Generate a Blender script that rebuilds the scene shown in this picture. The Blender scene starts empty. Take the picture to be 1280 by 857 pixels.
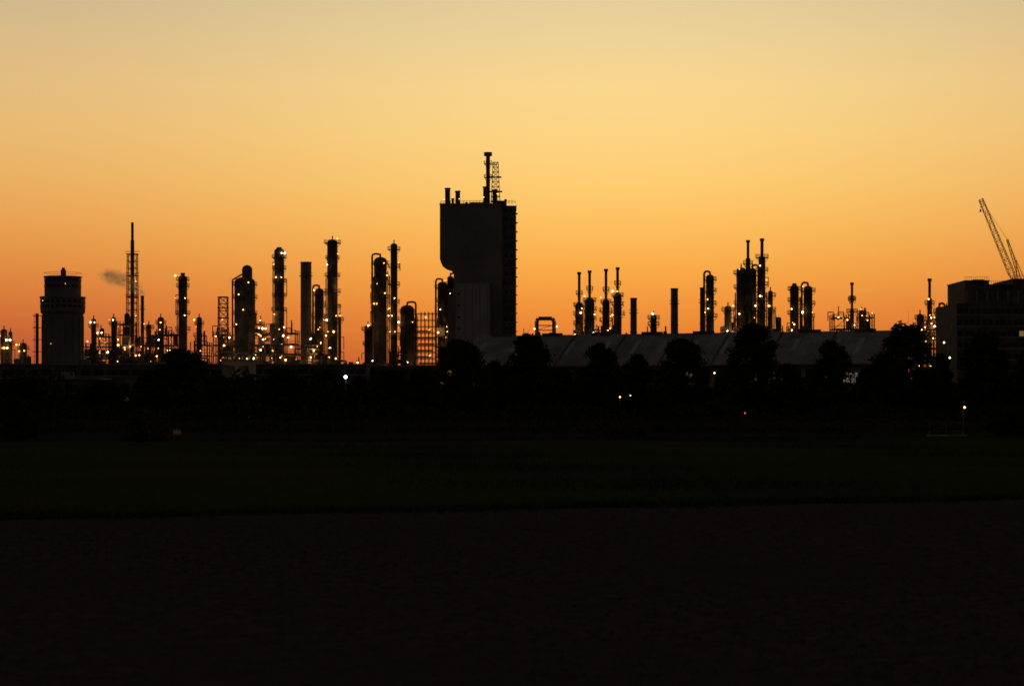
import bpy, math, random
import numpy as np
from mathutils import Vector
random.seed(7); rng=np.random.default_rng(7)
scene=bpy.context.scene
F=2600.0; EYE=3.0
def X(b,D): return (b-640)*D/F          # bearing -> metres east at distance D
def Z(e,D): return (500-e)*D/F+EYE      # elevation reading -> metres above ground
def W(w,D): return w*D/F
def lin(c):
    return tuple(((v/255)/12.92 if v/255<=0.04045 else ((v/255+0.055)/1.055)**2.4) for v in c)

# ---------------------------------------------------------------- materials
def mat(name,c1,c2,scale=1.0,rough=0.8,metal=0.0,bump=0.0,bscale=8,detail=6,spec=.15):
    m=bpy.data.materials.new(name); m.use_nodes=True; nt=m.node_tree; N=nt.nodes; L=nt.links
    b=N['Principled BSDF']; b.inputs['Roughness'].default_value=rough; b.inputs['Metallic'].default_value=metal
    b.inputs['Specular IOR Level'].default_value=spec
    tc=N.new('ShaderNodeTexCoord'); n=N.new('ShaderNodeTexNoise'); n.inputs['Scale'].default_value=scale; n.inputs['Detail'].default_value=detail
    r=N.new('ShaderNodeValToRGB'); r.color_ramp.elements[0].position=.35; r.color_ramp.elements[1].position=.65
    r.color_ramp.elements[0].color=(*c1,1); r.color_ramp.elements[1].color=(*c2,1)
    L.new(tc.outputs['Object'],n.inputs['Vector']); L.new(n.outputs['Fac'],r.inputs['Fac']); L.new(r.outputs['Color'],b.inputs['Base Color'])
    if bump:
        n2=N.new('ShaderNodeTexNoise'); n2.inputs['Scale'].default_value=bscale; n2.inputs['Detail'].default_value=8
        bp=N.new('ShaderNodeBump'); bp.inputs['Strength'].default_value=bump; bp.inputs['Distance'].default_value=.2
        L.new(tc.outputs['Object'],n2.inputs['Vector']); L.new(n2.outputs['Fac'],bp.inputs['Height']); L.new(bp.outputs['Normal'],b.inputs['Normal'])
    return m
def emis(name,c,s):
    m=bpy.data.materials.new(name); m.use_nodes=True; nt=m.node_tree
    b=nt.nodes['Principled BSDF']; b.inputs['Base Color'].default_value=(.2,.2,.2,1)
    b.inputs['Emission Color'].default_value=(*c,1); b.inputs['Emission Strength'].default_value=s
    return m
STEEL=mat('weathered_steel',(.09,.075,.06),(.18,.15,.125),.35,.8,0)
PIPE=mat('insulated_pipe',(.13,.11,.09),(.23,.20,.17),.5,.75,0)
CONC=mat('concrete',(.24,.20,.17),(.34,.29,.25),.12,.9,0,.3,2)
DARKC=mat('dark_cladding',(.20,.165,.14),(.27,.23,.20),.1,.9)
PALE=mat('pale_render',(.38,.33,.28),(.44,.39,.33),.1,.9)
ROOF=mat('fibre_cement_roof',(.20,.175,.16),(.33,.295,.27),.2,.85,0,.2,1)
SKYL=mat('skylight_sheet',(.34,.33,.32),(.42,.41,.40),.5,.7)
GLASS=mat('dark_glass',(.03,.03,.035),(.05,.05,.055),.5,.3)
BARK=mat('bark',(.05,.035,.025),(.09,.07,.05),3,.9,spec=0)
LEAF=mat('foliage',(.022,.030,.012),(.065,.072,.027),.55,.9,spec=0)
LEAF2=mat('lit_foliage',(.06,.065,.022),(.13,.12,.05),.9,.9,spec=0)  # paler olive leaves, the lit look of a bush painted into the colour
WARM=emis('sodium_lamp',(1,.46,.12),9)
WARM2=emis('warm_white_lamp',(1,.68,.32),13)
WARM3=emis('dim_sodium_lamp',(1,.42,.10),3.2)
WHT=emis('cool_white_lamp',(.80,.88,1),22)
GRN=emis('mercury_lamp',(.75,1,.55),7)
DIM=emis('lit_window',(1,.55,.2),.18)
DIMW=emis('lit_hall_window',(1,.78,.55),.10)
RED=emis('red_beacon',(1,.06,.03),5)
WHITEP=mat('white_paint',(.6,.6,.58),(.78,.78,.75),4,.5)
ORANGE=mat('orange_paint',(.6,.2,.05),(.7,.28,.08),4,.5)
SOILC=mat('soil_clod',(.06,.04,.026),(.11,.075,.05),3,.95,spec=0)
MATS=[STEEL,PIPE,CONC,DARKC,PALE,ROOF,SKYL,GLASS,BARK,LEAF,LEAF2,WARM,WARM2,WARM3,WHT,GRN,DIM,DIMW,RED,WHITEP,ORANGE,SOILC]
IDX={m:i for i,m in enumerate(MATS)}

# ---------------------------------------------------------------- mesh builder
class B:
    def __init__(s): s.v=[];s.f=[];s.m=[]
    def add(s,vs,fs,m):
        o=len(s.v); s.v.extend(vs); i=IDX[m]
        for f in fs: s.f.append([o+k for k in f]); s.m.append(i)
    def box(s,cx,cy,z0,z1,sx,sy,m,rot=0):
        c,sn=math.cos(rot),math.sin(rot); vs=[]
        for z in (z0,z1):
            for a,b in ((-1,-1),(1,-1),(1,1),(-1,1)):
                x=a*sx/2;y=b*sy/2; vs.append((cx+x*c-y*sn,cy+x*sn+y*c,z))
        s.add(vs,[(3,2,1,0),(4,5,6,7),(0,1,5,4),(1,2,6,5),(2,3,7,6),(3,0,4,7)],m)
    def cyl(s,x,y,z0,z1,r,m,seg=14,r2=None):
        r2=r if r2 is None else r2; vs=[]
        for z,q in ((z0,r),(z1,r2)):
            for k in range(seg):
                a=2*math.pi*k/seg; vs.append((x+q*math.cos(a),y+q*math.sin(a),z))
        fs=[(k,(k+1)%seg,seg+(k+1)%seg,seg+k) for k in range(seg)]
        fs+= [tuple(range(seg))[::-1],tuple(range(seg,2*seg))]
        s.add(vs,fs,m)
    def dome(s,x,y,z,r,m,h=None,seg=14):
        h=r*.6 if h is None else h; prev=r;zp=z
        for i in range(1,4):
            a=i/3*math.pi/2; rr=max(r*math.cos(a),.05); zz=z+h*math.sin(a)
            s.cyl(x,y,zp,zz,prev,m,seg,rr); prev=rr;zp=zz
    def tube(s,p,q,r,m,seg=5,r2=None):
        p=Vector(p);q=Vector(q);d=q-p
        if d.length<1e-5:return
        d.normalize(); a=Vector((0,0,1)) if abs(d.z)<.9 else Vector((1,0,0))
        u=d.cross(a).normalized(); w=d.cross(u); vs=[]
        for c,rr in ((p,r),(q,r if r2 is None else r2)):
            for k in range(seg):
                t=2*math.pi*k/seg; e=c+u*math.cos(t)*rr+w*math.sin(t)*rr; vs.append(tuple(e))
        s.add(vs,[(k,(k+1)%seg,seg+(k+1)%seg,seg+k) for k in range(seg)]+[tuple(range(seg))[::-1],tuple(range(seg,2*seg))],m)
    def poly(s,pts,r,m,seg=6):
        for a,b in zip(pts[:-1],pts[1:]): s.tube(a,b,r,m,seg)
    def ring(s,x,y,z,r,t,m,seg=12):
        pts=[(x+r*math.cos(2*math.pi*k/seg),y+r*math.sin(2*math.pi*k/seg),z) for k in range(seg+1)]
        s.poly(pts,t,m,4)
    def prism(s,prof,y0,y1,m):
        n=len(prof); vs=[(x,y0,z) for x,z in prof]+[(x,y1,z) for x,z in prof]
        s.add(vs,[tuple(range(n)),tuple(range(n,2*n))[::-1]]+[(k+n,(k+1)%n+n,(k+1)%n,k) for k in range(n)],m)
    def bulb(s,x,y,z,r,m):
        vs=[(x+r,y,z),(x-r,y,z),(x,y+r,z),(x,y-r,z),(x,y,z+r),(x,y,z-r)]
        s.add(vs,[(0,2,4),(2,1,4),(1,3,4),(3,0,4),(2,0,5),(1,2,5),(3,1,5),(0,3,5)],m)
    def platform(s,x,y,z,r,ext=1.1,half=False):
        s.cyl(x,y,z-.15,z+.1,r+ext,STEEL,12)
        s.ring(x,y,z+1.15,r+ext,.06,STEEL); s.ring(x,y,z+.6,r+ext,.05,STEEL)
        for k in range(10):
            a=2*math.pi*k/10; px=x+(r+ext)*math.cos(a);py=y+(r+ext)*math.sin(a)
            s.tube((px,py,z),(px,py,z+1.15),.06,STEEL,4)
            if k%2==0: s.tube((px,py,z-.1),(x+r*math.cos(a),y+r*math.sin(a),z-1.4),.08,STEEL,4)
    def ladder(s,x,y,z0,z1,m=None):
        m=m or STEEL
        for d in (-.28,.28): s.tube((x+d,y,z0),(x+d,y,z1),.06,m,4)
        z=z0
        while z<z1: s.tube((x-.28,y,z),(x+.28,y,z),.04,m,3); z+=.9
        z=z0+2.5
        while z<z1:
            s.poly([(x-.4,y,z),(x-.4,y-.7,z),(x+.4,y-.7,z),(x+.4,y,z)],.05,m,3); z+=1.8
    def lattice(s,x,y,z0,z1,w0,w1,n,t=.12,m=None):
        m=m or STEEL
        def c(k,j):
            f=k/n; w=(w0*(1-f)+w1*f)/2; a,b=((-1,-1),(1,-1),(1,1),(-1,1))[j%4]; return (x+a*w,y+b*w,z0+(z1-z0)*f)
        for k in range(n):
            for j in range(4):
                s.tube(c(k,j),c(k+1,j),t*1.3,m,4); s.tube(c(k,j),c(k+1,j+1),t*.7,m,3); s.tube(c(k,j+1),c(k+1,j),t*.7,m,3); s.tube(c(k+1,j),c(k+1,j+1),t,m,3)
    def make(s,name,parent=None,smooth=False,loc=None,rot=0):
        me=bpy.data.meshes.new(name); me.from_pydata(s.v,[],s.f)
        used=sorted(set(s.m)); mp={u:i for i,u in enumerate(used)}
        for u in used: me.materials.append(MATS[u])
        me.polygons.foreach_set('material_index',[mp[i] for i in s.m])
        if smooth: me.polygons.foreach_set('use_smooth',[True]*len(s.f))
        me.update(); o=bpy.data.objects.new(name,me); scene.collection.objects.link(o)
        if loc: o.location=loc
        o.rotation_euler[2]=rot
        if parent: o.parent=parent
        return o
def empty(name,loc=(0,0,0),rot=0):
    e=bpy.data.objects.new(name,None); scene.collection.objects.link(e); e.location=loc; e.rotation_euler[2]=rot; return e
GP=.5
def plamp(parent,x,y,z,p,c=(1,.55,.2),r=.3):
    l=bpy.data.lights.new('lamp_light','POINT'); l.energy=p; l.color=c; l.shadow_soft_size=r
    o=bpy.data.objects.new('lamp_light',l); scene.collection.objects.link(o); o.location=(x,y,z)
    if parent: o.parent=parent
def rl(R=random): return R.choices([WARM,WARM2,WARM3,WHT,GRN],[6,4.2,6,.22,.45])[0]
def rs(R=random): return R.choice([.16,.2,.22,.26,.3,.34,.42])

# ---------------------------------------------------------------- plant pieces
def column(name,b,top,w,D,plats=(),vent=None,goose=0,lamps=4,dome=True,base=0,mtl=None,glow=0,flange=0):
    m=mtl or random.choice([STEEL,PIPE,STEEL]); x=X(b,D); y=D; r=W(w,D)/2; zt=Z(top,D); o=B()
    zc=zt-(r*.6 if dome else 0)
    o.cyl(x,y,base,base+4,r*1.12,CONC); o.cyl(x,y,base+4,zc,r,m,18)
    if dome: o.dome(x,y,zc,r,m,seg=18)
    zz=base+9
    while zz<zc-2: o.cyl(x,y,zz,zz+.18,r+.09,STEEL,18); zz+=random.uniform(5,8)
    if vent:
        vt,vw=vent; o.cyl(x,y,zc,Z(vt,D),W(vw,D)/2,STEEL,8); o.cyl(x,y,Z(vt,D)-.9,Z(vt,D),W(vw,D)/2+.25,STEEL,8)
        zz=zc+4
        while zz<Z(vt,D)-4: o.platform(x,y,zz,W(vw,D)/2,.7); zz+=9
    else:
        o.cyl(x,y,zt-.2,zt+1.3,.22,STEEL,6)
    if goose:
        gx=x+goose*(r+.7); h=zt+1.1
        o.poly([(x,y-.2,zt-.5),(x,y-.2,h-.6),(x+goose*.5,y-.2,h),(gx-goose*.5,y-.3,h),(gx,y-.3,h-.7),(gx,y-.3,base+12)],.38,STEEL,7)
    a=random.choice([-1,1]); 
    o.tube((x-a*(r+.4),y-.4,base+8),(x-a*(r+.4),y-.4,zc-random.uniform(3,14)),.22,STEEL)
    for _ in range(4):   # nozzles and short branch pipes
        zz=random.uniform(base+14,zc-3); s_=random.choice([-1,1]); o.poly([(x,y,zz),(x+s_*(r+1.0),y,zz),(x+s_*(r+1.0),y,zz-random.uniform(2,9))],.15,STEEL,5)
    o.ladder(x+a*r*.5,y-r-.35,base+4,zc)
    for p in plats: o.platform(x,y,Z(p,D),r,random.uniform(.7,1.3))
    for k in range(max(1,round(lamps*.85))):
        u=random.random()**1.5; z=base+16+u*(zc-base-17)
        if plats and random.random()<.55: z=Z(random.choice(plats),D)+1.6
        o.bulb(x+random.choice([-1,1])*(r+random.uniform(-1.3,.8)),y-r-.9,z,rs(),rl())
    ob=o.make(name)
    if glow: 
        for k in range(glow): plamp(ob,x+random.choice([-1,1])*(r+1.5),y-r-1.5,random.uniform(base+15,base+15+(zc-base-15)*.7),random.uniform(150,400)*GP)
    return ob
def stack(name,b,top,w,D,mtl=None,taper=.92):
    x=X(b,D);r=W(w,D)/2;zt=Z(top,D);o=B(); m=mtl or CONC
    o.cyl(x,D,0,zt,r/taper,m,20,r); o.cyl(x,D,zt,zt+.5,r+.12,STEEL,20); o.cyl(x,D,zt-5,zt-4.8,r+.6,STEEL,16)
    o.ring(x,D,zt-3.8,r+.6,.05,STEEL); o.ladder(x+.3,D-r-.4,6,zt)
    for k in range(3): o.cyl(x,D,zt*(.3+.2*k),zt*(.3+.2*k)+.25,r/taper+.1,STEEL,20)
    return o.make(name)
def unit(name,b0,b1,top,D,depth=12,seed=1,nl=20,solid=.5,glow=2,bay=5.0,jag=.3,power=1.0):
    R=random.Random(seed); x0=X(b0,D);x1=X(b1,D); n=max(1,round((x1-x0)/bay)); bw=(x1-x0)/n; zt=Z(top,D); o=B(); st=4.1
    ys=[D-depth/2,D,D+depth/2]; hs=[]
    for i in range(n): hs.append(max(2,int(zt*(1-jag*R.random())/st)))
    hs[R.randrange(n)]=int(zt/st)
    for i in range(n+1):
        h=max(hs[max(0,i-1)],hs[min(n-1,i)])*st
        for y in ys: o.box(x0+i*bw,y,0,h+1.1,.38,.38,STEEL)
    for i in range(n):
        xa=x0+i*bw; xc=xa+bw/2
        for k in range(1,hs[i]+1):
            z=k*st
            for y in ys: o.box(xc,y,z-.35,z,bw,.25,STEEL)
            for xx in (xa,xa+bw): o.box(xx,D,z-.34,z-.01,.22,depth,STEEL)
            if R.random()<.6: o.box(xc,D,z+.01,z+.09,bw*.96,depth*.95,STEEL)
            o.tube((xa,ys[0],z+1.1),(xa+bw,ys[0],z+1.1),.06,STEEL,4); o.tube((xa,ys[2],z+1.1),(xa+bw,ys[2],z+1.1),.06,STEEL,4)
            if R.random()<.45: o.tube((xa,ys[0],z-st),(xa+bw,ys[0],z),.11,STEEL,4)
            if R.random()<.3: o.tube((xa+bw,ys[2],z-st),(xa,ys[2],z),.11,STEEL,4)
            q=R.random(); yy=D+R.uniform(-depth*.35,depth*.35)
            low=(k<hs[i]*.7)
            if q<solid or low:
                for rep in range(2 if low else 1):
                    t=R.random(); yy=D+R.uniform(-depth*.35,depth*.35)
                    if t<.35: r=R.uniform(.8,1.8); o.cyl(xc+R.uniform(-1,1),yy,z-st+.1,z-.6,r,R.choice([PIPE,STEEL]),10); o.dome(xc,yy,z-.6,r*.9,STEEL,seg=10)
                    elif t<.6:
                        r=R.uniform(.7,1.3); o.tube((xa+.4,yy,z-st+1.6),(xa+bw-.4,yy,z-st+1.6),r,R.choice([PIPE,STEEL]),10)
                    else: o.box(xc,yy,z-st+.1,z-R.uniform(.5,1.5),bw*R.uniform(.5,.98),R.uniform(2,4),R.choice([STEEL,STEEL,PIPE]))
        for _ in range(3):
            q=R.random(); xx=xc+R.uniform(-bw*.4,bw*.4); yy=D+R.uniform(-3,3); zz=hs[i]*st
            if q<.4: o.cyl(xx,yy,zz,zz+R.uniform(1.5,6),R.uniform(.1,.4),STEEL,8)
            elif q<.6: rr=R.uniform(.6,1.1); hh=R.uniform(2,4); o.cyl(xx,yy,zz,zz+hh,rr,STEEL,10); o.dome(xx,yy,zz+hh,rr,STEEL,seg=10)
            elif q<.8:
                hh=R.uniform(1.5,4); dx=R.choice([-2,2]); o.poly([(xx,yy,zz-1),(xx,yy,zz+hh),(xx+dx,yy,zz+hh),(xx+dx,yy,zz-1)],.18,STEEL,5)
    for _ in range(int(n*1.6)+3):
        a=R.randrange(n); e=min(n,a+R.randint(1,4)); z=R.uniform(6,zt*.85); y=ys[0]-R.uniform(.3,1.3); r=R.uniform(.12,.38)
        o.poly([(x0+a*bw,y,z-R.uniform(1,8)),(x0+a*bw,y,z),(x0+e*bw,y,z),(x0+e*bw,y,z-R.uniform(1,9))],r,PIPE,6)
    for _ in range(n):
        xx=R.uniform(x0,x1); o.tube((xx,ys[0]-.6,2),(xx,ys[0]-.6,R.uniform(.5,.95)*zt),R.uniform(.12,.3),PIPE,6)
    pts=[]
    for _ in range(int(nl*1.45)):
        i=R.randrange(n); k=R.randint(max(1,int(hs[i]*.35)),hs[i]); x=x0+(i+R.random())*bw; y=R.choice([ys[0]-.5,ys[0]-1.6,D-1]); z=k*st+R.choice([1.7,-.7])+R.uniform(-.6,.6)
        o.bulb(x,y,z,rs(R),rl(R)); pts.append((x,y,z))
    ob=o.make(name)
    for k in range(glow):
        p=R.choice(pts); plamp(ob,p[0],p[1]-1.2,p[2]+.2,R.uniform(150,750)*power*GP,R.choice([(1,.5,.16),(1,.6,.25)]))
    return ob

# ---- far left
column('distillation_column',5,411,8,820,(425,440),lamps=6,glow=1)
column('distillation_column',13,414,5,820,(430,),lamps=3)
column('distillation_column',29,428,9,820,(436,447),lamps=5,mtl=PIPE,glow=1)
unit('process_unit',-60,40,446,830,12,3,10,.7,1)
# silo tower
D=760; e=empty('concrete_prilling_tower')
o=B(); xc=X(78.5,D)
def octy(o,z0,z1,w,m,w2=None): o.cyl(xc,D,z0,z1,W(w,D)/2,m,24,W(w2 or w,D)/2)
octy(o,0,Z(394,D),50,DARKC); octy(o,Z(394,D),Z(390,D),50,DARKC,55); octy(o,Z(390,D),Z(373,D),55,DARKC); octy(o,Z(373,D),Z(371,D),57,DARKC)
octy(o,Z(371,D),Z(347,D),45,DARKC); octy(o,Z(347,D),Z(345.5,D),47,DARKC)
for k in range(16):
    a=2*math.pi*k/16; r=W(50,D)/2; o.box(xc+r*math.cos(a),D+r*math.sin(a),0,Z(395,D),.7,.7,DARKC,a)
o.make('shaft',e)
o=B(); o.cyl(xc+.2,D,Z(346,D),Z(337,D),1.0,STEEL,10); o.cyl(xc+.2,D,Z(337,D),Z(334.5,D),.6,STEEL,10)
o.ring(xc,D,Z(345,D)+1.1,W(46,D)/2,.06,STEEL,20)
for z in (352,360,379,385): 
    for k in range(24):
        a=2*math.pi*k/24; r=W(45 if z<372 else 55,D)/2+.03; 
        o.box(xc+r*math.cos(a),D+r*math.sin(a),Z(z,D),Z(z,D)+1.1,.12,1.2,GLASS,a)
for b_,z in ((60,377),(88,356),(70,430)): o.bulb(X(b_,D),D-W(57,D)/2-.2,Z(z,D),.16,WARM3)
o.box(X(48,D),D-2,0,Z(392,D),.9,.9,STEEL); o.ladder(X(46,D),D-2.8,2,Z(392,D))
for z in (395,410,425,440): o.box(X(49,D),D-2,Z(z,D),Z(z,D)+.2,3.4,2.5,STEEL)
o.make('stair_and_roof_plant',e)

unit('process_unit',104,152,408,840,12,11,16,.6,2)
unit('process_unit',150,214,404,820,14,12,22,.6,2)
unit('process_unit',106,262,436,790,8,13,22,.8,2)
column('distillation_column',117,398,6,830,(408,),lamps=2); column('distillation_column',142,396,6,830,(405,),lamps=2)
# flare stack with lattice
D=840;o=B();x=X(165.5,D)
o.cyl(x,D,0,Z(300,D),.75,STEEL,10); o.cyl(x,D,Z(300,D),Z(278,D),.55,STEEL,10); o.lattice(x,D,0,Z(318,D),5.2,3.6,22,.11)
for z in (318,345,372): o.box(x,D,Z(z,D),Z(z,D)+.25,4.6,4.6,STEEL); o.ring(x,D,Z(z,D)+1.2,3,.06,STEEL,4)
for z in (352,395): o.bulb(x+1.8,D-2.4,Z(z,D),.18,WARM)
o.make('flare_stack')
stack('vent_stack',178,371,4,835,STEEL); 
column('distillation_column',201,396,8,820,(404,418),lamps=3)
column('distillation_column',186,405,6,820,(410,),lamps=3,mtl=PIPE)
column('distillation_column',228.5,344,11,810,(350,358,378,392,412),lamps=6,glow=1,vent=(341,4))
column('distillation_column',249,396,7,815,(405,420),lamps=4)
unit('process_unit',214,262,412,815,12,14,12,.5,1)
o=B(); D=825; o.lattice(X(279,D),D,0,Z(371,D),4.0,3.4,16,.14); 
for z in (372,385,398,412,425): o.box(X(279,D),D,Z(z,D),Z(z,D)+.22,4.2,4.2,STEEL)
o.bulb(X(279,D),D-2.5,Z(400,D),.2,WARM); o.make('steel_lattice_tower')
# vessel
D=800;o=B();x=X(306,D);r=W(26,D)/2
o.cyl(x,D,0,Z(352,D),r,STEEL,24); o.dome(x,D,Z(352,D),r,STEEL,W(6,D),24); o.cyl(x+.9,D,Z(349,D),Z(337,D),W(13,D)/2,STEEL,14); o.dome(x+.9,D,Z(337,D),W(13,D)/2,STEEL,W(6,D),14)
for z in (356,372,392,408): o.platform(x,D,Z(z,D),r,.8)
o.poly([(x-r-.6,D-1,10),(x-r-.6,D-1,Z(350,D)),(x-1,D-1,Z(343,D))],.35,PIPE); o.ladder(x+1,D-r-.4,5,Z(352,D))
for z in (357,372,391,409): o.bulb(x+random.uniform(-4,4),D-r-1.2,Z(z,D)+1,.25,WARM)
o.make('reactor_vessel')
column('distillation_column',349,310,12.5,810,(322,336,352,370,388),lamps=7,glow=1,vent=(309,5))
stack('brick_chimney',382.5,329,13.5,800,DARKC,.97)
column('distillation_column',399,360,11,820,(368,380,396),lamps=5,glow=1,goose=-1)
column('distillation_column',415.5,299,13,800,(304,323,345,365,384,402,420),lamps=11,glow=2,mtl=STEEL)
column('distillation_column',424.5,395,4,795,(400,),lamps=4)
unit('process_unit',270,342,400,815,14,21,38,.6,5)
unit('process_unit',326,402,404,800,14,22,40,.6,5)
unit('process_unit',400,434,436,790,8,23,14,.7,2)
unit('process_unit',275,330,424,785,8,24,16,.5,2)
unit('process_unit',455,520,440,805,10,25,20,.7,2)
column('distillation_column',460,406,9,810,(412,430),lamps=4)
column('distillation_column',475.5,321,16,805,(330,350,372,392,412),lamps=9,goose=-1,glow=1,mtl=STEEL)
column('distillation_column',470,345,7,800,(360,385),lamps=3)
column('distillation_column',492.5,304,8.5,798,(312,334,356,378,400,420,440),lamps=10,glow=1,mtl=STEEL)
column('distillation_column',509,381,17,806,(390,408,424),lamps=5,goose=1,glow=1,mtl=STEEL)
# open pipe frame
D=812;o=B()
for i in range(7):
    xx=X(517+i*4.7,D)
    for y in (D-4,D+4): o.box(xx,y,0,Z(390+ (i<2)*4,D),.24,.24,STEEL)
for k in range(10):
    z=Z(392+k*8,D)
    for y in (D-4,D+4): o.box(X(531,D),y,z-.2,z,W(28.5,D),.2,STEEL)
    for i in range(7): o.box(X(517+i*4.7,D),D,z-.19,z-.01,.18,7.7,STEEL)
    if k>2: o.tube((X(517+3*(k%3),D),D-2+k*.4,z+.6),(X(545-2*(k%4),D),D-2+k*.4,z+.6),.4,STEEL,6)
    if k%2: o.bulb(X(520+random.random()*22,D),D-4.6,z+1,.18,rl())
ob=o.make('pipe_rack'); plamp(ob,X(530,D),D-7,14,80)
# left of the tower
unit('process_unit',545,575,402,835,10,31,8,.7,1)
column('distillation_column',553,352,12,835,(360,376,392),lamps=4,goose=-1,mtl=STEEL)
column('distillation_column',563,345,8,838,(356,372),lamps=3,goose=1,mtl=STEEL)

# ---- main tower
D=820; e=empty('concrete_production_tower'); Y0=D-11;Y1=D+11
o=B()
prof=[(568,520),(628,520),(628,259),(551,259),(551,326),(552.5,331),(557,334.5),(563,336.5),(568,341)]
prof=[(X(a,D),max(0,Z(b,D))) for a,b in prof]; o.prism(prof,Y0,Y1,DARKC)
for k in range(1,7):
    z=Z(259+k*10.5,D); o.box(X(589.5,D),Y0-.04,z,z+.12,W(76,D),.08,CONC)
for k in range(1,8): xx=X(551+k*9.6,D); o.box(xx,Y0-.05,Z(329,D),Z(260,D),.12,.1,CONC)
for k in range(1,5): xx=X(568+k*12,D); o.box(xx,Y0-.05,0,Z(345,D),.3,.1,DARKC)
o.box(X(589.5,D),D,Z(259,D),Z(257.5,D),W(78,D),22.6,DARKC)
o.make('silo_head_and_shaft',e)
o=B(); o.box(X(636.7,D),D,0,Z(261,D),W(17,D),20,STEEL); o.box(X(636.7,D),D,Z(261,D),Z(260,D),W(18,D),20.6,STEEL)
for k in range(21):
    z=Z(268+k*11.2,D)
    if z>3:
        for xx in (632.5,640): o.box(X(xx,D),D-10.03,z,z+1.5,1.3,.12,GLASS)
        o.box(X(636.7,D),D-10.06,z-.5,z-.35,W(16.6,D),.16,CONC)
        o.box(X(645.6,D),D-6,z-.4,z-.2,.8,5,STEEL)
o.make('stair_tower',e)
o=B(); o.box(X(592,D),D-17,0,Z(357,D),W(41,D),11.6,PALE); o.box(X(592,D),D-17,Z(357,D),Z(356,D),W(42,D),12.2,CONC)
o.box(X(567,D),D-14,0,Z(372,D),W(10,D),8,DARKC)
o.box(X(613.5,D),D-15,0,Z(372,D),W(2,D),6,DARKC)
for k in range(5): o.box(X(575,D),D-22.85,Z(372+k*14,D),Z(370+k*14,D),1.3,.1,GLASS)
for j in range(5): o.box(X(574+j*9,D),D-22.87,0,Z(358,D),.25,.14,CONC)
o.make('annex',e)
o=B(); zr=Z(258,D)
def stub(b,t,w,d=0): 
    r=W(w,D)/2; o.cyl(X(b,D),D+d,zr,Z(t,D),r,STEEL,12); o.cyl(X(b,D),D+d,Z(t,D)-.5,Z(t,D),r+.2,STEEL,12)
stub(559.5,235,6.5);stub(572,238,6,2);stub(607,234,6,-2);stub(618.5,236,6,3);stub(632,249,2,0); stub(566,248,3); stub(583,253,2)
x=X(610,D); o.cyl(x,D,zr,Z(194,D),.8,STEEL,10); o.cyl(x,D,Z(195,D),Z(190.5,D),1.6,STEEL,12); o.platform(x,D,Z(205,D),.7,.9); o.platform(x,D,Z(222,D),.7,.9)
o.lattice(X(619.5,D),D,zr,Z(203,D),3.6,2.0,9,.1); o.box(X(616,D),D,Z(206,D),Z(205,D),3.6,.6,STEEL); o.box(X(618,D),D,Z(222,D),Z(221,D),5.6,2.8,STEEL);o.box(X(618,D),D,Z(240,D),Z(239,D),6.2,3.4,STEEL)
for y in (Y0+.2,Y1-.2):
    for h in (.6,1.2): o.tube((X(552,D),y,zr+h),(X(644,D),y,zr+h),.07,STEEL,4)
    for k in range(24): xx=X(552+k*4,D); o.tube((xx,y,zr),(xx,y,zr+1.2),.07,STEEL,4)
o.box(X(598,D),D,zr,Z(254,D),7,6,STEEL); o.box(X(627,D),D,zr,Z(252,D),4,6,STEEL)
for b_,z in ((556,253),(575,252),(605,250),(622,246)): o.bulb(X(b_,D),Y0-.3,Z(z,D),.18,WARM)
o.make('roof_plant',e)

# ---- right hand group
unit('process_unit',646,702,416,770,8,41,6,.6,0)
D=760;o=B()
o.poly([(X(671,D),D,0),(X(671,D),D,Z(401,D)),(X(673,D),D,Z(398,D)),(X(690,D),D,Z(398,D)),(X(692.5,D),D,Z(401,D)),(X(692.5,D),D,0)],.75,STEEL,10)
for z in (406,412): o.box(X(682,D),D+1.2,Z(z,D)-.3,Z(z,D),W(26,D),1,STEEL)
o.tube((X(671,D),D+1.2,Z(412,D)),(X(692,D),D+1.2,Z(406,D)),.1,STEEL)
o.bulb(X(668,D),D-1,Z(411,D),.25,WARM2); o.bulb(X(696,D),D-1,Z(408,D),.25,WARM2); o.make('pipe_expansion_loop')
D=750
for b_,t,bt,w in ((724,340,378,10),(737,338,372,12),(757.5,336,374,9),(772,334,366,10)):
    column('distillation_column',b_,bt,w,D+random.uniform(-8,8),(bt+4,bt+15,bt+27),vent=(t,3.4),lamps=5,glow=1 if b_<750 else 0,mtl=STEEL)
unit('process_unit',714,748,398,D+5,8,42,18,.6,2)
unit('process_unit',752,780,404,D-2,8,43,7,.6,0); unit('process_unit',696,840,414,D,8,44,10,.5,0)
stack('brick_chimney',792,374,8,740,DARKC); stack('brick_chimney',843,362,9,735,DARKC)
column('distillation_column',817,393,8,745,(398,406),lamps=3,mtl=STEEL)
stack('vent_stack',878,361,6,745,STEEL)
column('distillation_column',887.5,343,10,750,(350,364,380,396),lamps=5,goose=-1,mtl=STEEL)
column('storage_column',910,382,9,750,(388,),lamps=1,mtl=PALE,glow=1)
column('distillation_column',926.5,334,12,752,(342,360,380,398),lamps=4,mtl=STEEL)
column('distillation_column',935,322,6,758,(330,350),vent=(300,3.4),lamps=2,mtl=STEEL)
column('distillation_column',940.5,335,10,750,(345,365,388),lamps=4,goose=1,mtl=STEEL)
column('distillation_column',952.5,320,8.5,748,(322,338,356,376,396),vent=(298,4),lamps=7,mtl=STEEL)
column('distillation_column',963,363,6,750,(370,388),lamps=3)
unit('process_unit',866,976,404,755,10,45,20,.5,2)
column('distillation_column',993,356,11,750,(362,376,392),lamps=4,vent=(354,4),mtl=STEEL); column('distillation_column',1010,357,11,752,(364,380,396),lamps=4,goose=-1,mtl=STEEL)
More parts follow.
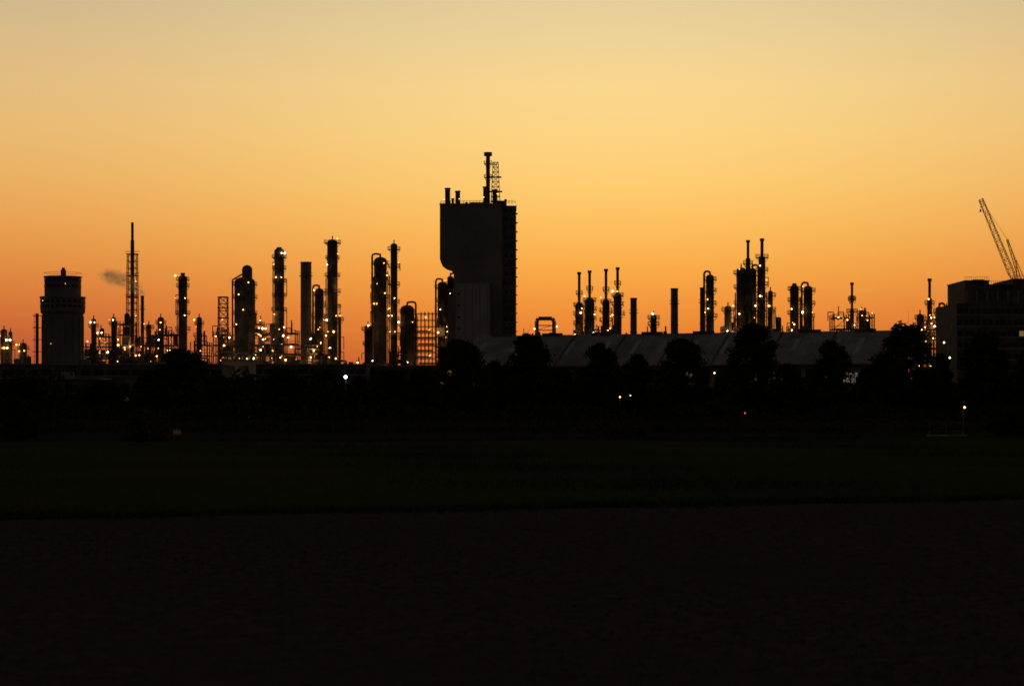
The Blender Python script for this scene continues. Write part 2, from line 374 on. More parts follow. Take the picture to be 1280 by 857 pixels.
unit('process_unit',968,1058,396,752,10,46,20,.5,2)
column('distillation_column',1065,386,5,748,(375,390),vent=(353,3),lamps=3)
unit('process_unit',1058,1090,387,750,9,47,13,.6,1); column('distillation_column',1077,388,7,746,(392,400),lamps=3,mtl=PIPE)
D=700
column('distillation_column',1162,372,6,D,(380,400,420),vent=(348,3.5),lamps=5,glow=1)
column('distillation_column',1150,392,8,D+4,(398,415),lamps=3); column('distillation_column',1174,383,8,D+4,(390,410),lamps=4,goose=1); column('distillation_column',1183,384,4,D,(400,),lamps=4)
unit('process_unit',1138,1188,392,D,10,48,28,.5,3)
unit('process_unit',1186,1330,440,D+10,10,49,6,.6,0)

# ---- long hall
yl,yr=470,432; xl,xr=X(600,yl),X(1116,yr); L_=math.hypot(xr-xl,yr-yl); ang=math.atan2(yr-yl,xr-xl)
e=empty('warehouse_hall',(xl,yl,0),ang); zr=17.5; ze=10.8; HW=12
o=B(); 
o.add([(0,-HW,0),(L_,-HW,0),(L_,-HW,ze),(0,-HW,ze)],[(0,1,2,3)],CONC); o.add([(0,HW,0),(L_,HW,0),(L_,HW,ze),(0,HW,ze)],[(3,2,1,0)],CONC)
for xx in (0,L_): o.add([(xx,-HW,0),(xx,HW,0),(xx,HW,ze),(xx,0,zr-.15),(xx,-HW,ze)],[(0,1,2,3,4)],DARKC)
o.make('walls',e)
o=B()
for s_ in (-1,1):
    o.add([(-.5,s_*(HW+.8),ze-.3),(L_+.5,s_*(HW+.8),ze-.3),(L_+.5,0,zr),(-.5,0,zr),(-.5,s_*(HW+.8),ze-.6),(L_+.5,s_*(HW+.8),ze-.6),(L_+.5,0,zr-.3),(-.5,0,zr-.3)],[(0,1,2,3),(7,6,5,4),(0,4,5,1),(0,3,7,4),(1,5,6,2)],ROOF)
sl=(zr-ze+.3)/(HW+.8)
def onroof(x,y,h=0): return (x,y,zr-abs(y)*sl+h)
nb=int(L_/1.15)
for k in range(nb): o.tube(onroof(k*1.15,-HW-.7,.02),onroof(k*1.15,-.1,.02),.05,ROOF,3)
for k in range(1,8):
    xx=k*L_/8
    o.add([onroof(xx-.14,-HW-.8,.3),onroof(xx+.14,-HW-.8,.3),onroof(xx+.14,0,.3),onroof(xx-.14,0,.3),onroof(xx-.14,-HW-.8,-.1),onroof(xx+.14,-HW-.8,-.1),onroof(xx+.14,0,-.1),onroof(xx-.14,0,-.1)],[(0,1,2,3),(0,4,5,1),(0,3,7,4),(1,5,6,2)],STEEL)
R=random.Random(12)
for k in range(13):
    xx=k*L_/13+R.uniform(1,4); a_=-R.uniform(7,9.4)
    o.add([onroof(xx,a_,.09),onroof(xx+1.1,a_,.09),onroof(xx+1.1,-3,.09),onroof(xx,-3,.09)],[(0,1,2,3)],SKYL)
for k in range(8):
    xx=(k+.5)*L_/8; o.box(xx,0,zr-.2,zr+.4,4.5,1.2,STEEL)
o.box(L_/2,-HW-1.0,ze-.72,ze-.5,L_,.25,STEEL)
o.make('roof',e)
o=B()
for k in range(24):
    xx=(k+.5)*L_/24; lit = DIM if k in (13,) else (DIMW if k in (17,18,21,22) else GLASS)
    o.box(xx,-HW-.04,6.6,9.6 if lit is not DIMW else 8.6,L_/24-.9,.1,lit)
    for j in (-1,0,1): o.box(xx+j*.9,-HW-.12,6.6,9.6,.1,.08,STEEL)
    o.box(xx,-HW-.12,8.05,8.15,L_/24-.9,.08,STEEL)
    if k%4==1: o.box(xx,-HW-.05,0,4.4,3.6,.12,DARKC)
o.bulb(L_*.555,-HW-.6,5,.2,WARM2); o.bulb(L_*.33,-HW-.6,5,.12,WARM2)
o.make('windows_and_doors',e)
# ---- low halls on the left
def hall(name,b0,b1,top,D,depth,wall,lit=0,bands=2,seed=1):
    R=random.Random(seed); e=empty(name); o=B(); x0,x1=X(b0,D),X(b1,D); h=Z(top,D)
    o.box((x0+x1)/2,D+depth/2,0,h,x1-x0,depth,wall); o.make('walls',e)
    o=B(); o.box((x0+x1)/2,D+depth/2,h,h+.35,x1-x0+.6,depth+.6,ROOF)
    for k in range(int((x1-x0)/8)): 
        if R.random()<.6: o.box(x0+8*k+4,D+R.uniform(2,depth-2),h+.35,h+R.uniform(.8,1.8),R.uniform(1,3),1.5,DARKC)
    for k in range(int((x1-x0)/14)): xx=x0+R.uniform(0,1)*(x1-x0); o.cyl(xx,D+3,h+.3,h+R.uniform(1.2,2.6),.18,STEEL,6)
    o.make('roof',e); o=B(); n=int((x1-x0)/3.2)
    for bnd in range(bands):
        z=h-2.6-bnd*3.4
        for k in range(n): o.box(x0+(k+.5)*(x1-x0)/n,D-.04,z,z+1.4,(x1-x0)/n*.7,.1,DIM if R.random()<lit else GLASS)
        o.box((x0+x1)/2,D-.05,z-.35,z-.15,x1-x0-.1,.12,CONC)
    o.make('windows',e); return e
hall('industrial_hall',-80,278,456,520,20,STEEL,.008,3,1)
hall('industrial_hall',-40,120,474,430,14,STEEL,.0,2,2)
e=hall('office_block',279,313,451,560,12,PALE,.05,2,3); plamp(e,X(296,560),552,12,60,(1,.65,.3))
hall('industrial_hall',314,458,456,600,20,STEEL,.02,2,4)
hall('industrial_hall',440,600,458,620,20,STEEL,.02,2,5)
# right block
D=600; e=empty('power_plant_building'); o=B()
def rb(b0,b1,t,dd,m=STEEL,y=0): o.box((X(b0,D)+X(b1,D))/2,D+dd/2+y,0,Z(t,D),X(b1,D)-X(b0,D),dd,m)
rb(1196,1420,379,30); rb(1208,1238.5,351,24,STEEL,2); rb(1238.5,1268,356,24,STEEL,2.5); rb(1268,1390,349,26,STEEL,2); o.make('walls',e)
o=B(); R=random.Random(5)
for k in range(6):
    z=Z(392+k*14,D)
    for j in range(28): o.box(X(1200+j*7.7,D),D-.04,z,z+1.5,1.25,.1,DIM if R.random()<.01 else GLASS)
    o.box(X(1308,D),D-.05,z-.5,z-.2,W(223,D),.12,CONC)
for a,b_,t in ((1208,1238.5,351),(1238.5,1268,356),(1268,1390,349)):
    o.box((X(a,D)+X(b_,D))/2,D+14,Z(t,D),Z(t,D)+.3,X(b_,D)-X(a,D)+.2,25,STEEL)
    o.tube((X(a,D),D+2.2,Z(t,D)+1.3),(X(b_,D),D+2.2,Z(t,D)+1.3),.04,STEEL,4)
    for k in range(12): xx=X(a+(b_-a)*k/11,D); o.tube((xx,D+2.2,Z(t,D)),(xx,D+2.2,Z(t,D)+1.3),.04,STEEL,4)
for k in range(14): o.box(X(1210+k*13,D),D+1.93 ,Z(377,D),Z(362,D),.5,.12,CONC)
o.box(X(1228,D),D+6,Z(351,D),Z(348,D),3,3,STEEL); o.make('windows_and_trim',e)
# crane
D=655;o=B()
def lboom(p,q,w0,w1,n,t):
    p=Vector(p);q=Vector(q);d=(q-p).normalized(); u=Vector((0,1,0)); v=d.cross(u)
    def c(k,j):
        f=k/n; w=(w0*(1-f)+w1*f)/2
        if f<.12: w*=.35+.65*f/.12
        a,b=((-1,-1),(1,-1),(1,1),(-1,1))[j%4]; return p+(q-p)*f+u*a*w+v*b*w
    for k in range(n):
        for j in range(4):
            o.tube(c(k,j),c(k+1,j),t,STEEL,4); 
            o.tube(c(k,j),c(k+1,j+1),t*.7,STEEL,3) if k%2 else o.tube(c(k,j+1),c(k+1,j),t*.7,STEEL,3)
            o.tube(c(k+1,j),c(k+1,j+1),t*.7,STEEL,3)
foot=(X(1269,D),D,Z(353,D)); tip=(X(1226,D),D,Z(249,D)); mt=(X(1259,D),D,Z(299,D))
lboom(foot,tip,1.9,1.2,18,.09)
lboom((X(1276,D),D,Z(353,D)),mt,.9,.5,10,.06)
for dy in (-.4,.4):
    o.tube((mt[0],D+dy,mt[2]),(tip[0],D+dy,tip[2]),.03,STEEL,3); o.tube((mt[0],D+dy,mt[2]),(X(1281,D),D+dy,Z(350,D)),.05,STEEL,3)
    o.tube((X(1281,D),D+dy,Z(350,D)),(X(1270,D),D+dy,Z(325,D)),.07,STEEL,3); o.tube((X(1270,D),D+dy,Z(325,D)),(X(1271,D),D+dy,Z(353,D)),.07,STEEL,3)
o.tube(tip,(tip[0]-.1,D,Z(262,D)),.05,STEEL,3); o.box(tip[0]-.1,D,Z(265,D),Z(262,D),.5,.4,STEEL)
o.box(X(1275,D),D,Z(359,D),Z(353,D),W(20,D),3,STEEL); o.box(X(1282,D),D,Z(358,D),Z(349,D),2,2.8,DARKC); o.box(X(1266,D),D-2,Z(359,D),Z(352,D),1.4,1.6,GLASS)
o.cyl(X(1272,D),D,Z(362,D),Z(359,D),1.6,STEEL,14); o.lattice(X(1272,D),D,0,Z(362,D),2.4,2.4,16,.13); o.box(X(1272,D),D,0,1.2,7,7,CONC)
o.make('luffing_tower_crane')

# ---------------------------------------------------------------- vegetation
def quads(o,P,s,m):
    n=len(P); d=rng.normal(size=(n,3)); d/=np.linalg.norm(d,axis=1)[:,None]
    a=np.cross(d,rng.normal(size=(n,3))); a/=np.linalg.norm(a,axis=1)[:,None]; b=np.cross(d,a)
    s=(s*rng.uniform(.6,1.4,n))[:,None]; 
    V=np.stack([P-a*s,P-b*s*.6,P+a*s,P+b*s*.6],1).reshape(-1,3)
    k=len(o.v); o.v.extend(map(tuple,V.tolist())); i=IDX[m]
    o.f.extend([[k+4*j,k+4*j+1,k+4*j+2,k+4*j+3] for j in range(n)]); o.m.extend([i]*n)
def crown(o,cx,cy,z0,z1,rw,ncl,nleaf,s,m,shape=.5,cs=.9):
    P=[]; cl=[]
    for k in range(ncl):
        u=rng.random(); z=z0+(z1-z0)*u
        rad=rw*math.sin(math.pi*min(1,max(0.03,(u**shape)*.90+.07)))**.55
        r=rad*math.sqrt(rng.random()); a=rng.random()*2*math.pi
        c=np.array([cx+r*math.cos(a),cy+r*math.sin(a),z]); cl.append(c)
        q=rng.normal(size=(nleaf,3)); q/=np.linalg.norm(q,axis=1)[:,None]; q*=(rng.random(nleaf)**.5)[:,None]*cs*rng.uniform(.6,1.3)
        q[:,2]*=.8; P.append(c+q)
    quads(o,np.concatenate(P),s,m); return cl
def tree_mesh(h,rw,shape,seed):
    global rng; rng=np.random.default_rng(seed); o=B()
    o.tube((0,0,-.1),(0.1,0,h*.3),.28,BARK,8,.2); o.tube((.1,0,h*.3),(0,.1,h*.9),.2,BARK,7,.04)
    cl=crown(o,0,0,h*.07,h*.95,rw*.93,210,64,.2,LEAF,shape,.9)
    for c in cl[:50]:
        zb=max(h*.12,c[2]*.62); o.tube((.05,.03,zb),tuple(c),.07,BARK,4,.02)
        for t in range(2): o.tube(tuple(c),tuple(c+rng.normal(size=3)*.8+np.array([0,0,.5])),.02,BARK,3,.01)
    return o.make('deciduous_tree')
protos=[(12,3.9,.8,1),(12,3.7,.7,2),(12,3.6,.95,3),(12,4.1,.75,4)]
meshes=[]
for a in protos: ob=tree_mesh(*a); meshes.append(ob.data); bpy.data.objects.remove(ob)
TR=[(575,423,80,312),(662,417,78,305),(750,427,62,315),(797,442,50,322),(852,422,76,308),(942,404,86,300),(1040,424,64,312),(1132,403,86,300),(1174,440,44,318),(1232,417,80,305),(226,434,90,330),(128,474,60,300),(30,470,70,290),(190,462,55,310),(352,456,60,320),(405,462,58,330),(488,462,66,322),(528,456,54,318),(700,458,50,325),(985,454,48,325),(1300,425,74,310),(1085,458,44,325),(1370,420,80,315),(-50,450,80,310),(-120,440,80,320),(275,470,50,318),(448,470,44,325),(618,450,46,328),(905,470,36,325)]
for i,(b_,t,w,D) in enumerate(TR):
    ob=bpy.data.objects.new('deciduous_tree',meshes[i%4]); scene.collection.objects.link(ob)
    h=Z(t,D)/12; ww=W(w,D)/8.2; ob.location=(X(b_,D),D,0); ob.scale=(ww,ww,h); ob.rotation_euler[2]=i*1.7
rng=np.random.default_rng(77); o=B(); n=760; P=[]
for k in range(n):
    x=rng.uniform(-130,130); y=rng.uniform(318,345); hh=5.2+1.6*math.sin(x*.13)+1.2*math.sin(x*.41+1)+rng.uniform(-.6,1.2)
    m_=90; q=rng.normal(size=(m_,3))*np.array([1.3,1.1,.5]); q[:,2]=rng.random(m_)*hh*(1-.25*np.abs(q[:,0])/1.3*rng.random(m_)); q[:,0]+=x; q[:,1]+=y; P.append(q)
quads(o,np.concatenate(P),.4,LEAF)
for k in range(160): x=rng.uniform(-130,130);y=rng.uniform(318,345); o.tube((x,y,0),(x+rng.uniform(-.5,.5),y,rng.uniform(2,5)),.08,BARK,4,.03)
o.make('distant_treeline')
o=B(); P=[]
for k in range(620):
    x=rng.uniform(-95,95); y=rng.uniform(262,285); hh=1.5+.6*math.sin(x*.3)+rng.uniform(0,.9); m_=60
    q=rng.normal(size=(m_,3))*np.array([.9,.7,.3]); q[:,2]=rng.random(m_)*hh; q[:,0]+=x;q[:,1]+=y; P.append(q)
quads(o,np.concatenate(P),.22,LEAF); o.make('hedgerow')
o=B(); P=[]
for k in range(900):
    x=rng.uniform(-75,75); y=rng.uniform(186,216); hh=.35+.9*rng.random()**2*(.6+.4*math.sin(x*.23)); m_=34
    q=rng.normal(size=(m_,3))*np.array([.55,.5,.2]); q[:,2]=(.9 if y>200 else .1)+rng.random(m_)*hh; q[:,0]+=x;q[:,1]+=y; P.append(q)
quads(o,np.concatenate(P),.13,LEAF); o.make('scrub')
def bush(b_,t,w,D,m):
    o=B(); h=Z(t,D); r=W(w,D)/2; x=X(b_,D)
    cl=crown(o,x,D,.15,h-.25,r*.8,60,70,.10,m,.7,r*.3)
    for c in cl[:25]: o.tube((x,D,0),tuple(c),.04,BARK,4,.01)
    for k in range(40): c=cl[k%len(cl)]; o.tube(tuple(c),tuple(c+np.array([rng.normal()*.3,rng.normal()*.3,rng.uniform(.3,.8)])),.012,m,3,.004)
    o.make('bush')
bush(22,496,72,150,LEAF); bush(-30,490,70,155,LEAF); bush(182,512,72,140,LEAF2); bush(785,528,60,165,LEAF2); bush(1262,508,60,165,LEAF); bush(1310,500,70,160,LEAF)

# ---------------------------------------------------------------- ground
def gmat(name,c1,c2,c3,s1,s2,bump=.4):
    m=bpy.data.materials.new(name); m.use_nodes=True; nt=m.node_tree;N=nt.nodes;L=nt.links; b=N['Principled BSDF']; b.inputs['Roughness'].default_value=1; b.inputs['Specular IOR Level'].default_value=0
    tc=N.new('ShaderNodeTexCoord'); n1=N.new('ShaderNodeTexNoise'); n2=N.new('ShaderNodeTexNoise'); n1.inputs['Scale'].default_value=s1; n2.inputs['Scale'].default_value=s2; n2.inputs['Detail'].default_value=10; n2.inputs['Roughness'].default_value=.7
    r1=N.new('ShaderNodeValToRGB'); r1.color_ramp.elements[0].color=(*c1,1); r1.color_ramp.elements[1].color=(*c2,1); r1.color_ramp.elements[0].position=.38; r1.color_ramp.elements[1].position=.62
    mx=N.new('ShaderNodeMixRGB'); mx.inputs[2].default_value=(*c3,1); r2=N.new('ShaderNodeValToRGB'); r2.color_ramp.elements[0].position=.45; r2.color_ramp.elements[1].position=.7
    for n in (n1,n2): L.new(tc.outputs['Object'],n.inputs['Vector'])
    L.new(n2.outputs['Fac'],r1.inputs['Fac']); L.new(n1.outputs['Fac'],r2.inputs['Fac']); L.new(r2.outputs['Color'],mx.inputs[0]); L.new(r1.outputs['Color'],mx.inputs[1]); L.new(mx.outputs['Color'],b.inputs['Base Color'])
    bp=N.new('ShaderNodeBump'); bp.inputs['Strength'].default_value=bump; bp.inputs['Distance'].default_value=.1; L.new(n2.outputs['Fac'],bp.inputs['Height']); L.new(bp.outputs['Normal'],b.inputs['Normal'])
    return m
SOIL=gmat('ploughed_soil',(.05,.036,.026),(.11,.08,.058),(.07,.05,.036),.08,5,.25)
GRASS=gmat('grass_cover',(.036,.044,.014),(.062,.072,.024),(.062,.06,.025),.05,3)
WASTE=gmat('rough_ground',(.03,.03,.018),(.06,.05,.03),(.045,.04,.025),.02,1)
def gridobj(name,m,x0,x1,nx,rows,hf,edge=None):
    xs=np.linspace(x0,x1,nx); V=[];Fc=[]
    for j,y in enumerate(rows):
        for x in xs:
            V.append((x,y if edge is None else edge(x,j/(len(rows)-1)),0))
    A=np.array(V); A[:,2]=hf(A[:,0],A[:,1]); 
    for j in range(len(rows)-1):
        for i in range(nx-1): k=j*nx+i; Fc.append((k,k+1,k+nx+1,k+nx))
    me=bpy.data.meshes.new(name); me.from_pydata(A.tolist(),[],Fc); me.materials.append(m); me.polygons.foreach_set('use_smooth',[True]*len(Fc)); me.update()
    ob=bpy.data.objects.new(name,me); scene.collection.objects.link(ob); return ob
gridobj('ground',WASTE,-6000,6000,31,np.linspace(-500,12000,30),lambda x,y:0*x)
lo=lambda x:56+.39*x
hi=lambda x:148+.22*x
def soilh(x,y):
    r=np.random.default_rng(3); u=y-.39*x
    return .03+.012*(1+np.sin(u*7.5+1.2*np.sin(x*.31)+.8*np.sin(u*.6)))*(.6+.4*np.sin(x*.17+u*.11))+.045*r.random(len(x))+.02*np.sin(x*.23)*np.sin(y*.19)+.02
gridobj('ploughed_field',SOIL,-34,34,420,np.linspace(0,1,330),soilh,lambda x,t: 8+(lo(x)-.6-8)*t)
def gh(x,y):
    r=np.random.default_rng(4); return .16+.05*np.sin(x*.21+y*.05)+.04*np.sin(y*.33)+.03*r.random(len(x))
gridobj('grass_field',GRASS,-62,62,200,np.linspace(0,1,120),lambda x,y:gh(x,y)*np.clip((y-lo(x))/.5+.02,0.05,1),lambda x,t: lo(x)+(hi(x)-lo(x))*t**1.3)
rng=np.random.default_rng(9); n=90000
x=rng.uniform(-40,40,n); t=rng.random(n)**1.6; y=lo(x)+(hi(x)-lo(x))*t
nf=12000; xf=rng.uniform(-40,40,nf); yf=lo(xf)+rng.normal(0,.45,nf)+.5*np.sin(xf*.9); xf2=rng.uniform(-60,60,nf); yf2=hi(xf2)+rng.normal(0,1.5,nf)
x=np.concatenate([x,xf,xf2]); y=np.concatenate([y,yf,yf2]); h=np.concatenate([rng.uniform(.02,.08,n),rng.uniform(.05,.24,nf),rng.uniform(.1,.4,nf)])
z=np.full(len(x),.17); z[n:]=.1; w=.018+y*.0003; a=rng.uniform(0,math.pi,len(x)); dx=np.cos(a)*w; dy=np.sin(a)*w; lx=rng.normal(0,.5,len(x))*h; ly=rng.normal(0,.5,len(x))*h
A=np.stack([np.stack([x-dx,y-dy,z-.1],1),np.stack([x+dx,y+dy,z-.1],1),np.stack([x+lx,y+ly,z+h],1)],1).reshape(-1,3)
me=bpy.data.meshes.new('meadow_grass'); me.from_pydata(A.tolist(),[],[(3*i,3*i+1,3*i+2) for i in range(len(x))]); me.materials.append(mat('grass_blades',(.045,.055,.018),(.075,.085,.032),.3,.95,spec=0)); me.update()
ob=bpy.data.objects.new('meadow_grass',me); scene.collection.objects.link(ob)
A=[];Fc=[]
for k in range(200):
    cx=rng.uniform(-12,12); cy=rng.uniform(14,50); 
    if k<26: cx=rng.uniform(-1.8,-.2) if k<16 else rng.uniform(-6,-4.5); cy=rng.uniform(16,20)
    for j in range(14):
        hh=rng.uniform(.06,.2)*(1.9 if k<26 else 1); ax=cx+rng.normal(0,.06);ay=cy+rng.normal(0,.06); q=len(A)
        A+= [(ax-.006,ay,.03),(ax+.006,ay,.03),(ax+rng.normal(0,.35)*hh,ay+rng.normal(0,.3)*hh,.05+hh)]; Fc.append((q,q+1,q+2))
me=bpy.data.meshes.new('field_weeds'); me.from_pydata(A,[],Fc); me.materials.append(mat('dry_stalk',(.14,.11,.05),(.2,.16,.08),1,.9,spec=0)); me.update(); scene.collection.objects.link(bpy.data.objects.new('field_weeds',me))
o=B()
for k in range(5000):
    cy=rng.uniform(14,50); cx=rng.uniform(-.28,.28)*cy; r=rng.uniform(.01,.035)
    vs=[(cx+rng.uniform(.6,1.4)*r*a,cy+rng.uniform(.6,1)*r*b,.075+r*.3+rng.uniform(.4,.8)*r*c) for a,b,c in ((1,0,0),(-1,0,0),(0,1,0),(0,-1,0),(0,0,1),(0,0,-1))]
    o.add(vs,[(0,2,4),(2,1,4),(1,3,4),(3,0,4),(2,0,5),(1,2,5),(3,1,5),(0,3,5)],SOILC)
o.make('soil_clods')
o_rows=[196,199,203,208,213,218,223]; eh=[0.005,.25,.75,1.05,1.05,.6,.005]
def emb(x,y): return np.interp(y,o_rows,eh)+.08*np.sin(x*.37)*(y>198)*(y<221)+.03*np.sin(x*1.7)*(y>198)*(y<221)
gridobj('embankment',WASTE,-160,160,260,o_rows,emb)
# gate + lamp on the right
D=172;o=B(); x0,x1=X(1162,D),X(1204,D)
for x in (x0,(x0+x1)/2,x1): o.box(x,D,0,1.25,.09,.09,STEEL)
for z in (.45,1.1): o.box((x0+x1)/2,D-.09,z-.04,z+.04,x1-x0,.05,STEEL)
o.tube((x0,D-.13,.35),((x0+x1)/2,D-.13,1.1),.025,STEEL,5); o.box((x0+x1)/2,D-.5,.0,.16,x1-x0+.5,.7,PALE); o.make('field_gate')
o=B(); x=X(1205,D); o.cyl(x,D+.3,0,2.5,.05,STEEL,8); o.cyl(x,D+.3,0,.25,.09,STEEL,8); o.tube((x,D+.3,2.45),(x,D-.15,2.55),.035,STEEL,6); o.box(x,D-.2,2.5,2.6,.16,.3,STEEL); o.bulb(x,D-.22,2.42,.1,WARM)
ob=o.make('lamp_post'); plamp(ob,x,D-.3,2.2,1.5,(1,.6,.3),.05)
D=150;o=B();x=X(221,D); o.box(x-.2,D,0,.95,.07,.07,STEEL); o.box(x+.2,D,0,.95,.07,.07,STEEL); o.box(x,D-.05,.5,.92,.6,.04,ORANGE); o.box(x,D-.08,.64,.76,.56,.02,WHITEP); ob=o.make('marker_board'); plamp(ob,x,D-1.2,1.0,.2,(1,.5,.2),.05)
def yard(b_,e_,D,r,m,h=None,p=0,c=(1,.6,.3)):
    o=B();x=X(b_,D);z=Z(e_,D); o.cyl(x,D+.4,0,z+.3,.07,BARK,8,.05); o.tube((x,D+.4,z+.3),(x,D-.2,z+.35),.05,BARK,5); o.box(x,D-.1,z+.25,z+.38,.35,.7,BARK); o.bulb(x,D-.1,z,r,m); ob=o.make('street_lamp')
    if p: plamp(ob,x,D-.8,z-.4,p,c,.1)
yard(432,471,300,.26,WHT,p=4,c=(.8,.88,1)); yard(775,496,290,.12,WARM,p=3); yard(788,494,292,.08,WARM); yard(311,521,262,.08,RED); yard(893,466,312,.14,WARM,p=8); yard(1187,447,320,.15,GRN,p=5); yard(931,516,250,.07,RED); yard(447,453,500,.22,WARM,p=20); yard(1180,428,420,.2,GRN,p=8)

# ---------------------------------------------------------------- steam
def steam(name,cx,cy,cz,sx,sy,sz,dens,seed):
    bpy.ops.mesh.primitive_uv_sphere_add(segments=24,ring_count=12,location=(cx,cy,cz)); ob=bpy.context.object; ob.name=name; ob.scale=(sx,sy,sz)
    m=bpy.data.materials.new(name+'_vapour'); m.use_nodes=True; nt=m.node_tree;N=nt.nodes;L=nt.links; N.remove(N['Principled BSDF'])
    v=N.new('ShaderNodeVolumePrincipled'); v.inputs['Color'].default_value=(.99,.99,1,1); v.inputs['Anisotropy'].default_value=.88
    tc=N.new('ShaderNodeTexCoord'); g=N.new('ShaderNodeVectorMath'); g.operation='LENGTH'; n=N.new('ShaderNodeTexNoise'); n.inputs['Scale'].default_value=1.6; n.inputs['Detail'].default_value=5; n.noise_dimensions='4D'; n.inputs['W'].default_value=seed
    L.new(tc.outputs['Object'],g.inputs[0]); L.new(tc.outputs['Object'],n.inputs['Vector'])
    f=N.new('ShaderNodeMapRange'); f.inputs['From Min'].default_value=1; f.inputs['From Max'].default_value=.2; L.new(g.outputs['Value'],f.inputs['Value'])
    q=N.new('ShaderNodeMapRange'); q.inputs['From Min'].default_value=.38; q.inputs['From Max'].default_value=.7; L.new(n.outputs['Fac'],q.inputs['Value'])
    mu=N.new('ShaderNodeMath');mu.operation='MULTIPLY'; L.new(f.outputs[0],mu.inputs[0]); L.new(q.outputs[0],mu.inputs[1])
    m2=N.new('ShaderNodeMath');m2.operation='MULTIPLY'; m2.inputs[1].default_value=dens; L.new(mu.outputs[0],m2.inputs[0]); L.new(m2.outputs[0],v.inputs['Density']); L.new(v.outputs[0],N['Material Output'].inputs['Volume'])
    ob.data.materials.append(m); return ob
D=832
p=empty('steam_plume')
for i,(b_,e_,sx,sz,dn) in enumerate(((177,366,1.8,1.8,.9),(169,359,3.2,2.6,.7),(157,351,4.6,3.6,.5),(143,347,5.6,4.2,.42),(133,344,4.4,3.4,.35))):
    s=steam('puff',X(b_,D),D,Z(e_,D),sx,sx,sz,dn,i*3.1); s.parent=p
s=steam('steam_plume',X(289,D),D,Z(350,D),1.5,1.5,2.2,.35,5.5)

# ---------------------------------------------------------------- world
w=bpy.data.worlds.new('World'); scene.world=w; w.use_nodes=True; nt=w.node_tree; N=nt.nodes; L=nt.links
bg=N['Background']; tc=N.new('ShaderNodeTexCoord'); nm=N.new('ShaderNodeVectorMath'); nm.operation='NORMALIZE'; L.new(tc.outputs['Generated'],nm.inputs[0])
sp=N.new('ShaderNodeSeparateXYZ'); L.new(nm.outputs[0],sp.inputs[0])
mr=N.new('ShaderNodeMapRange'); mr.inputs['From Min'].default_value=-.05; mr.inputs['From Max'].default_value=.65; L.new(sp.outputs['Z'],mr.inputs['Value'])
def ramp(stops):
    r=N.new('ShaderNodeValToRGB'); els=r.color_ramp.elements; r.color_ramp.interpolation='LINEAR'
    P=[((z+.05)/.7,c) for z,c in stops]; els[0].position=P[0][0]; els[0].color=(*P[0][1],1); els[1].position=P[-1][0]; els[1].color=(*P[-1][1],1)
    for p_,c in P[1:-1]: el=els.new(p_); el.color=(*c,1)
    L.new(mr.outputs[0],r.inputs['Fac']); return r
zz=lambda y:math.sin(math.atan((500-y)/F))
tail=[(.24,(.38,.33,.21)),(.31,(.15,.14,.11)),(.42,(.058,.055,.052)),(.6,(.034,.032,.034))]
C=ramp([(-.05,(.02,.012,.008)),(-.005,lin((120,60,35))),(zz(460),lin((208,102,48))),(zz(420),lin((228,127,52))),(zz(380),lin((240,148,60))),(zz(330),lin((248,172,74))),(zz(280),lin((252,190,94))),(zz(230),lin((253,203,113))),(zz(170),lin((251,211,130))),(zz(110),lin((247,214,142))),(zz(50),lin((237,210,150))),(zz(0),lin((227,205,155)))]+tail)
E=ramp([(-.05,(.02,.012,.008)),(-.005,lin((95,48,35))),(zz(460),lin((168,80,52))),(zz(420),lin((196,99,53))),(zz(380),lin((212,118,57))),(zz(330),lin((224,141,67))),(zz(280),lin((231,160,82))),(zz(230),lin((233,174,97))),(zz(170),lin((232,184,114))),(zz(110),lin((226,187,127))),(zz(50),lin((215,186,135))),(zz(0),lin((204,182,140)))]+tail)
at=N.new('ShaderNodeMath'); at.operation='ARCTAN2'; L.new(sp.outputs['X'],at.inputs[0]); L.new(sp.outputs['Y'],at.inputs[1])
sb=N.new('ShaderNodeMath'); sb.operation='SUBTRACT'; sb.inputs[1].default_value=.05; L.new(at.outputs[0],sb.inputs[0])
ab=N.new('ShaderNodeMath'); ab.operation='ABSOLUTE'; L.new(sb.outputs[0],ab.inputs[0])
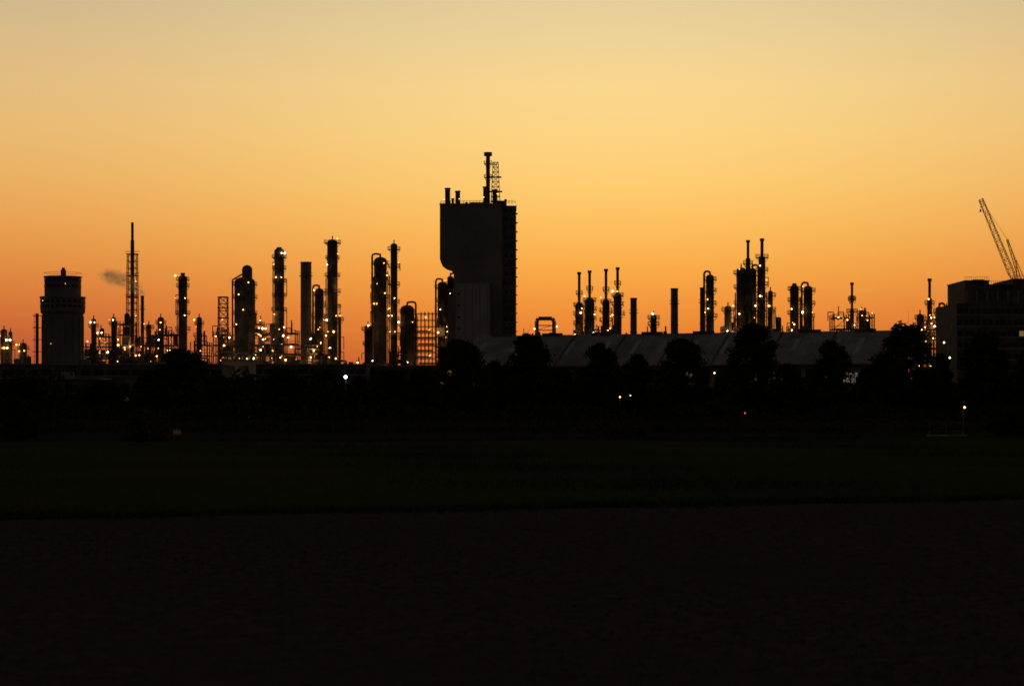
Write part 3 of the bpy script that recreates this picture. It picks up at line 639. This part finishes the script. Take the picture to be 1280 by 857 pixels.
m1=N.new('ShaderNodeMapRange'); m1.interpolation_type='SMOOTHSTEP'; m1.inputs['From Min'].default_value=.0; m1.inputs['From Max'].default_value=.32; L.new(ab.outputs[0],m1.inputs['Value'])
mx=N.new('ShaderNodeMixRGB'); L.new(m1.outputs[0],mx.inputs[0]); L.new(C.outputs[0],mx.inputs[1]); L.new(E.outputs[0],mx.inputs[2])
m3=N.new('ShaderNodeMapRange'); m3.interpolation_type='SMOOTHSTEP'; m3.inputs['From Min'].default_value=.34; m3.inputs['From Max'].default_value=1.3; L.new(ab.outputs[0],m3.inputs['Value'])
mx2=N.new('ShaderNodeMixRGB'); mx2.inputs[2].default_value=(.038,.033,.034,1); L.new(m3.outputs[0],mx2.inputs[0]); L.new(mx.outputs[0],mx2.inputs[1])
sk=N.new('ShaderNodeTexSky'); sk.sky_type='NISHITA'; sk.sun_disc=False; sk.sun_elevation=math.radians(.5); sk.sun_rotation=math.radians(3)
sc=N.new('ShaderNodeMixRGB'); sc.blend_type='ADD'; sc.inputs[0].default_value=.002; L.new(mx2.outputs[0],sc.inputs[1]); L.new(sk.outputs[0],sc.inputs[2])
L.new(sc.outputs[0],bg.inputs['Color']); bg.inputs['Strength'].default_value=1.0
sun=bpy.data.lights.new('sun','SUN'); sun.energy=.01; sun.angle=math.radians(3); sun.color=(1,.55,.25)
so=bpy.data.objects.new('sun',sun); scene.collection.objects.link(so); so.rotation_euler=(math.radians(-89.5),0,math.radians(-3))
# ---------------------------------------------------------------- camera
cam=bpy.data.cameras.new('camera'); co=bpy.data.objects.new('camera',cam); scene.collection.objects.link(co); scene.camera=co
co.location=(0,0,EYE); co.rotation_euler=(math.radians(90),0,0); cam.sensor_width=36; cam.lens=36*F/1280; cam.shift_y=71.5/1280; cam.clip_start=.5; cam.clip_end=20000
cam.dof.use_dof=True; cam.dof.focus_distance=120; cam.dof.aperture_fstop=1.4
scene.view_settings.view_transform='Standard'; scene.view_settings.look='None'; scene.view_settings.exposure=0
